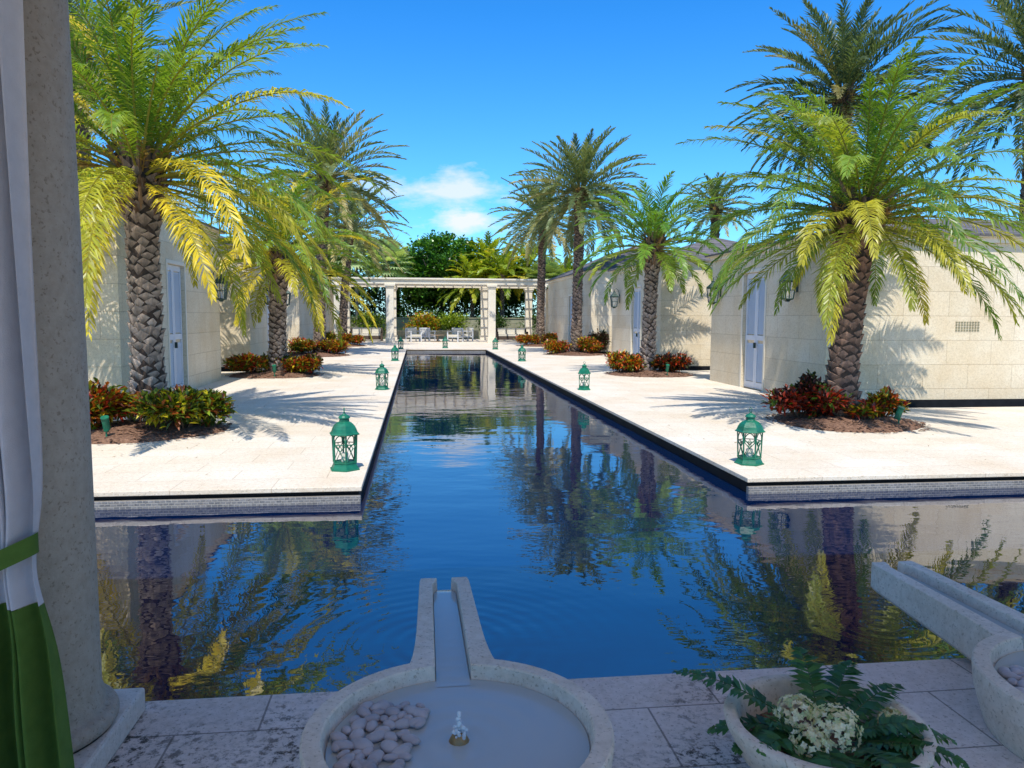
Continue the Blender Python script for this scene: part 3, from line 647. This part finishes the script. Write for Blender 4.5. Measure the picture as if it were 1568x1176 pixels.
def pot(c):
    root=empty('stone_planter_bowl',(c[0],c[1],0)); mb=MB(); mb.lathe([(.17,DZ+.002),(.2,DZ+.03),(.28,DZ+.12),(.325,DZ+.21),(.333,DZ+.24),(.328,DZ+.25),(.297,DZ+.25),(.288,DZ+.24),(.26,DZ+.15)],56,M['basin'],cap=False)
    mb.lathe([(.28,DZ+.15),(.15,DZ+.16),(.01,DZ+.165)],32,M['mulch'],cap=False); mb.build('bowl',root,smooth=True)
    f=MB(); rnd=random.Random(4)
    for i,(az,el,l) in enumerate([(152,34,.50),(160,15,.34),(78,50,.34),(48,40,.36),(20,35,.36),(0,20,.34),(-20,25,.36),(205,30,.30),(225,20,.36),(245,25,.38),(262,20,.40),(282,26,.40),(300,20,.38),(318,25,.38),(180,15,.28),(335,40,.28),(190,45,.2)]):
        o=V((.05*math.cos(rad(az)),.05*math.sin(rad(az)),DZ+.18)); col=lerp((.03,.12,.035),(.07,.19,.05),rnd.random())
        frond(f,o,rad(az),rad(el),l,rad(50),24,.075,.022,col,rnd,colr=(.08,.14,.05),seg=8,rach=.004,vup=(0,.2),a0=80,a1=60,t0=.15)
    f.build('fern_fronds',root)
    h=MB()
    for cx,cy,cz,r in [(-.10,.0,.30,.07),(-.02,-.10,.31,.075),(-.12,-.12,.27,.06),(.24,.0,.26,.045),(.27,-.07,.25,.04),(.22,-.1,.24,.045)]:
        for q in range(150):
            d=V((rnd.gauss(0,1),rnd.gauss(0,1),rnd.gauss(.3,1))).normalized(); p=V((cx,cy,DZ+cz-.04))+d*r*rnd.uniform(.8,1.08)
            s=d.cross(V((0,.3,1))).normalized(); u=d.cross(s); t=rnd.uniform(0,1.5); a=s*math.cos(t)+u*math.sin(t); b=-s*math.sin(t)+u*math.cos(t); k=.011
            cc=rnd.choice([(.74,.70,.52),(.8,.76,.62),(.55,.60,.36),(.7,.60,.42)])
            vs=[p];fs=[]
            for w in range(4):
                x=[a,b,-a,-b][w];y=[b,-a,-b,a][w]; vs+=[p+x*k*.5-y*k*.45+d*.003,p+x*k*1.15+d*.005,p+x*k*.5+y*k*.45+d*.003]; m_=1+w*3; fs.append((0,m_,m_+1,m_+2))
            h.add(vs,fs,M['petal'],cc)
    h.build('white_flowers',root)
pot((1.36,2.34))
# ---------------------------------------------------------------- house: column, curtain, roof
def column(x,y):
    root=empty('stone_column',(x,y,0)); mb=MB(); mb.box(-.31,.31,-.31,.31,DZ+.001,DZ+.1,M['plinth']); mb.build('plinth',root,bevel=.012)
    mb=MB(); prof=[(.29,DZ+.101)]
    for i in range(9): a=-math.pi/2+math.pi*i/8; prof.append((.275+.03*math.cos(a),DZ+.135+.034*math.sin(a)))
    prof+=[(.262,DZ+.175),(.262,DZ+.2),(.25,DZ+.23)]
    for i in range(12): t=(i+1)/12; prof.append((.25-.02*t*t,DZ+.23+(3.15-.23)*t))
    prof+=[(.27,DZ+3.2),(.27,DZ+3.24)]
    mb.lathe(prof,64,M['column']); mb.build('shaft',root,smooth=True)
column(-1.41,2.84); column(4.2,2.84)
def curtain(X0,X1,Y):
    root=empty('tied_back_curtain',(0,0,0)); nz=90;nx=170
    white=MB();green=MB(); tie=1.0
    def pt(u,z):
        w=1-.30*math.exp(-((z-tie)/.30)**2)
        span=(X1-X0)*w
        xr=X1-.03*math.exp(-((z-tie)/.18)**2)+.035*max(0,min(1,(tie-z)/.7))
        x=xr-span*(1-u)
        a=.040*(1-.45*math.exp(-((z-tie)/.25)**2))
        yv=Y+a*math.sin(u*70+1.0*math.sin(z*.9))+.018*math.sin(u*27+z*1.3)
        return V((x+.012*math.sin(u*41+z),yv,z))
    zc=.90
    for mbk,za,zb_,m in ((white,zc,3.34,M['curtw']),(green,DZ+.02,zc-.002,M['curtg'])):
        vs=[];fs=[]
        for j in range(nz+1):
            z=za+(zb_-za)*j/nz
            for i in range(nx+1): vs.append(pt(i/nx,z))
        for j in range(nz):
            for i in range(nx): a=j*(nx+1)+i; fs.append((a,a+1,a+nx+2,a+nx+1))
        mbk.add(vs,fs,m)
    white.build('white_cloth',root,smooth=True); green.build('green_hem',root,smooth=True)
    t=MB(); vs=[];fs=[];n=40
    xm=(pt(0,tie).x+pt(1,tie).x)/2; hw=(pt(1,tie).x-pt(0,tie).x)/2+.015
    for i in range(n):
        a=2*math.pi*i/n
        for dz in (-.03,.03): vs.append(V((xm+hw*math.cos(a),Y+.085*math.sin(a),tie+dz+.09*math.cos(a))))
    for i in range(n): a=2*i;b=2*((i+1)%n); fs.append((a,b,b+1,a+1))
    t.add(vs,fs,M['curtg']); t.build('tie_back',root,smooth=True)
curtain(-1.68,-1.085,2.36)
root=empty('house_loggia',(0,0,0)); mb=MB()
mb.box(-12,14,-1.9,3.15,3.42,3.7,M['plaster']); mb.build('roof_slab',root)
mb=MB()
for x in (-8,-1.41,4.2,10): mb.box(x-.2,x+.2,-1.8,-1.4,DZ+.001,3.418,M['plaster'])
mb.build('rear_piers',root)
# ---------------------------------------------------------------- light, sky
el=60; tosun=V((-.13,-1,0)).normalized()*math.cos(rad(el))+V((0,0,math.sin(rad(el))))
sl=bpy.data.lights.new('sun','SUN'); sl.energy=5.0; sl.angle=rad(.5); sl.color=(1,.945,.85)
so_=bpy.data.objects.new('sun',sl); so_.rotation_euler=tosun.to_track_quat('Z','Y').to_euler(); sc.collection.objects.link(so_)
w=bpy.data.worlds.new('World'); sc.world=w; w.use_nodes=True; nt=w.node_tree; bg=nt.nodes['Background']; bg.inputs['Strength'].default_value=.15
sky=N(nt,'ShaderNodeTexSky',sky_type='NISHITA'); sky.sun_disc=False; sky.sun_elevation=rad(el); sky.sun_rotation=rad(187.4); sky.air_density=1.0; sky.dust_density=.3; sky.ozone_density=2.0
tc=N(nt,'ShaderNodeTexCoord').outputs['Generated']
sz=N(nt,'ShaderNodeSeparateXYZ'); L(nt,tc,sz.inputs[0])
gr=ramp(nt,sz.outputs[2],[(0.0,(.31,.53,.72)),(.13,(.20,.51,.76)),(.36,(.085,.43,.77)),(1.0,(.42,.52,.66))])
g2=mixc(nt,1.0,gr.outputs[0],(2.05,2.05,2.05),'MULTIPLY')
c=mixc(nt,1.0,sky.outputs[0],g2,'MULTIPLY')
mp=N(nt,'ShaderNodeMapping'); mp.inputs['Scale'].default_value=(1,1,2.4); L(nt,tc,mp.inputs['Vector'])
cn=noi(nt,mp.outputs[0],14,6,.6)
def cloud(c,az,el_,wa,we,amt,thr):
    d=V((math.sin(rad(az))*math.cos(rad(el_)),math.cos(rad(az))*math.cos(rad(el_)),math.sin(rad(el_))))
    s=N(nt,'ShaderNodeVectorMath',operation='SUBTRACT'); L(nt,tc,s.inputs[0]); s.inputs[1].default_value=d
    m=N(nt,'ShaderNodeVectorMath',operation='MULTIPLY'); L(nt,s.outputs[0],m.inputs[0]); m.inputs[1].default_value=(1/rad(wa),1.0,1/rad(we))
    ln=N(nt,'ShaderNodeVectorMath',operation='LENGTH'); L(nt,m.outputs[0],ln.inputs[0])
    q=N(nt,'ShaderNodeMath',operation='MULTIPLY_ADD'); L(nt,ln.outputs['Value'],q.inputs[0]); q.inputs[1].default_value=-.35; L(nt,cn,q.inputs[2])
    r=ramp(nt,q.outputs[0],[(thr,(0,0,0)),(thr+.28,(amt,amt,amt))])
    return mixc(nt,r.outputs[0],c,(6.2,6.5,6.9))
c=cloud(c,1.8,8.9,7.5,1.7,.8,.2)
c=cloud(c,3.2,6.7,3.6,1.1,.95,.16)
c=cloud(c,-14,8,9,1.6,.3,.25)
L(nt,c,bg.inputs['Color'])
# ---------------------------------------------------------------- camera
cam=bpy.data.cameras.new('camera'); co=bpy.data.objects.new('camera',cam); sc.collection.objects.link(co)
p=rad(5.05);yw=rad(7.0);r=rad(.3)
F=V((math.sin(yw)*math.cos(p),math.cos(yw)*math.cos(p),-math.sin(p)));U=V((math.sin(yw)*math.sin(p),math.cos(yw)*math.sin(p),math.cos(p)));R=V((math.cos(yw),-math.sin(yw),0))
R2=R*math.cos(r)+U*math.sin(r);U2=-R*math.sin(r)+U*math.cos(r)
m=Matrix((R2,U2,-F)).transposed().to_4x4(); m.translation=V((0,0,1.76)); co.matrix_world=m
cam.sensor_width=36; cam.lens=36*1178/1568; cam.clip_end=6000; cam.clip_start=.05
sc.camera=co
sc.view_settings.view_transform='Standard'; sc.view_settings.look='None'; sc.view_settings.exposure=0
print('faces',sum(len(o.data.polygons) for o in sc.objects if o.type=='MESH'))
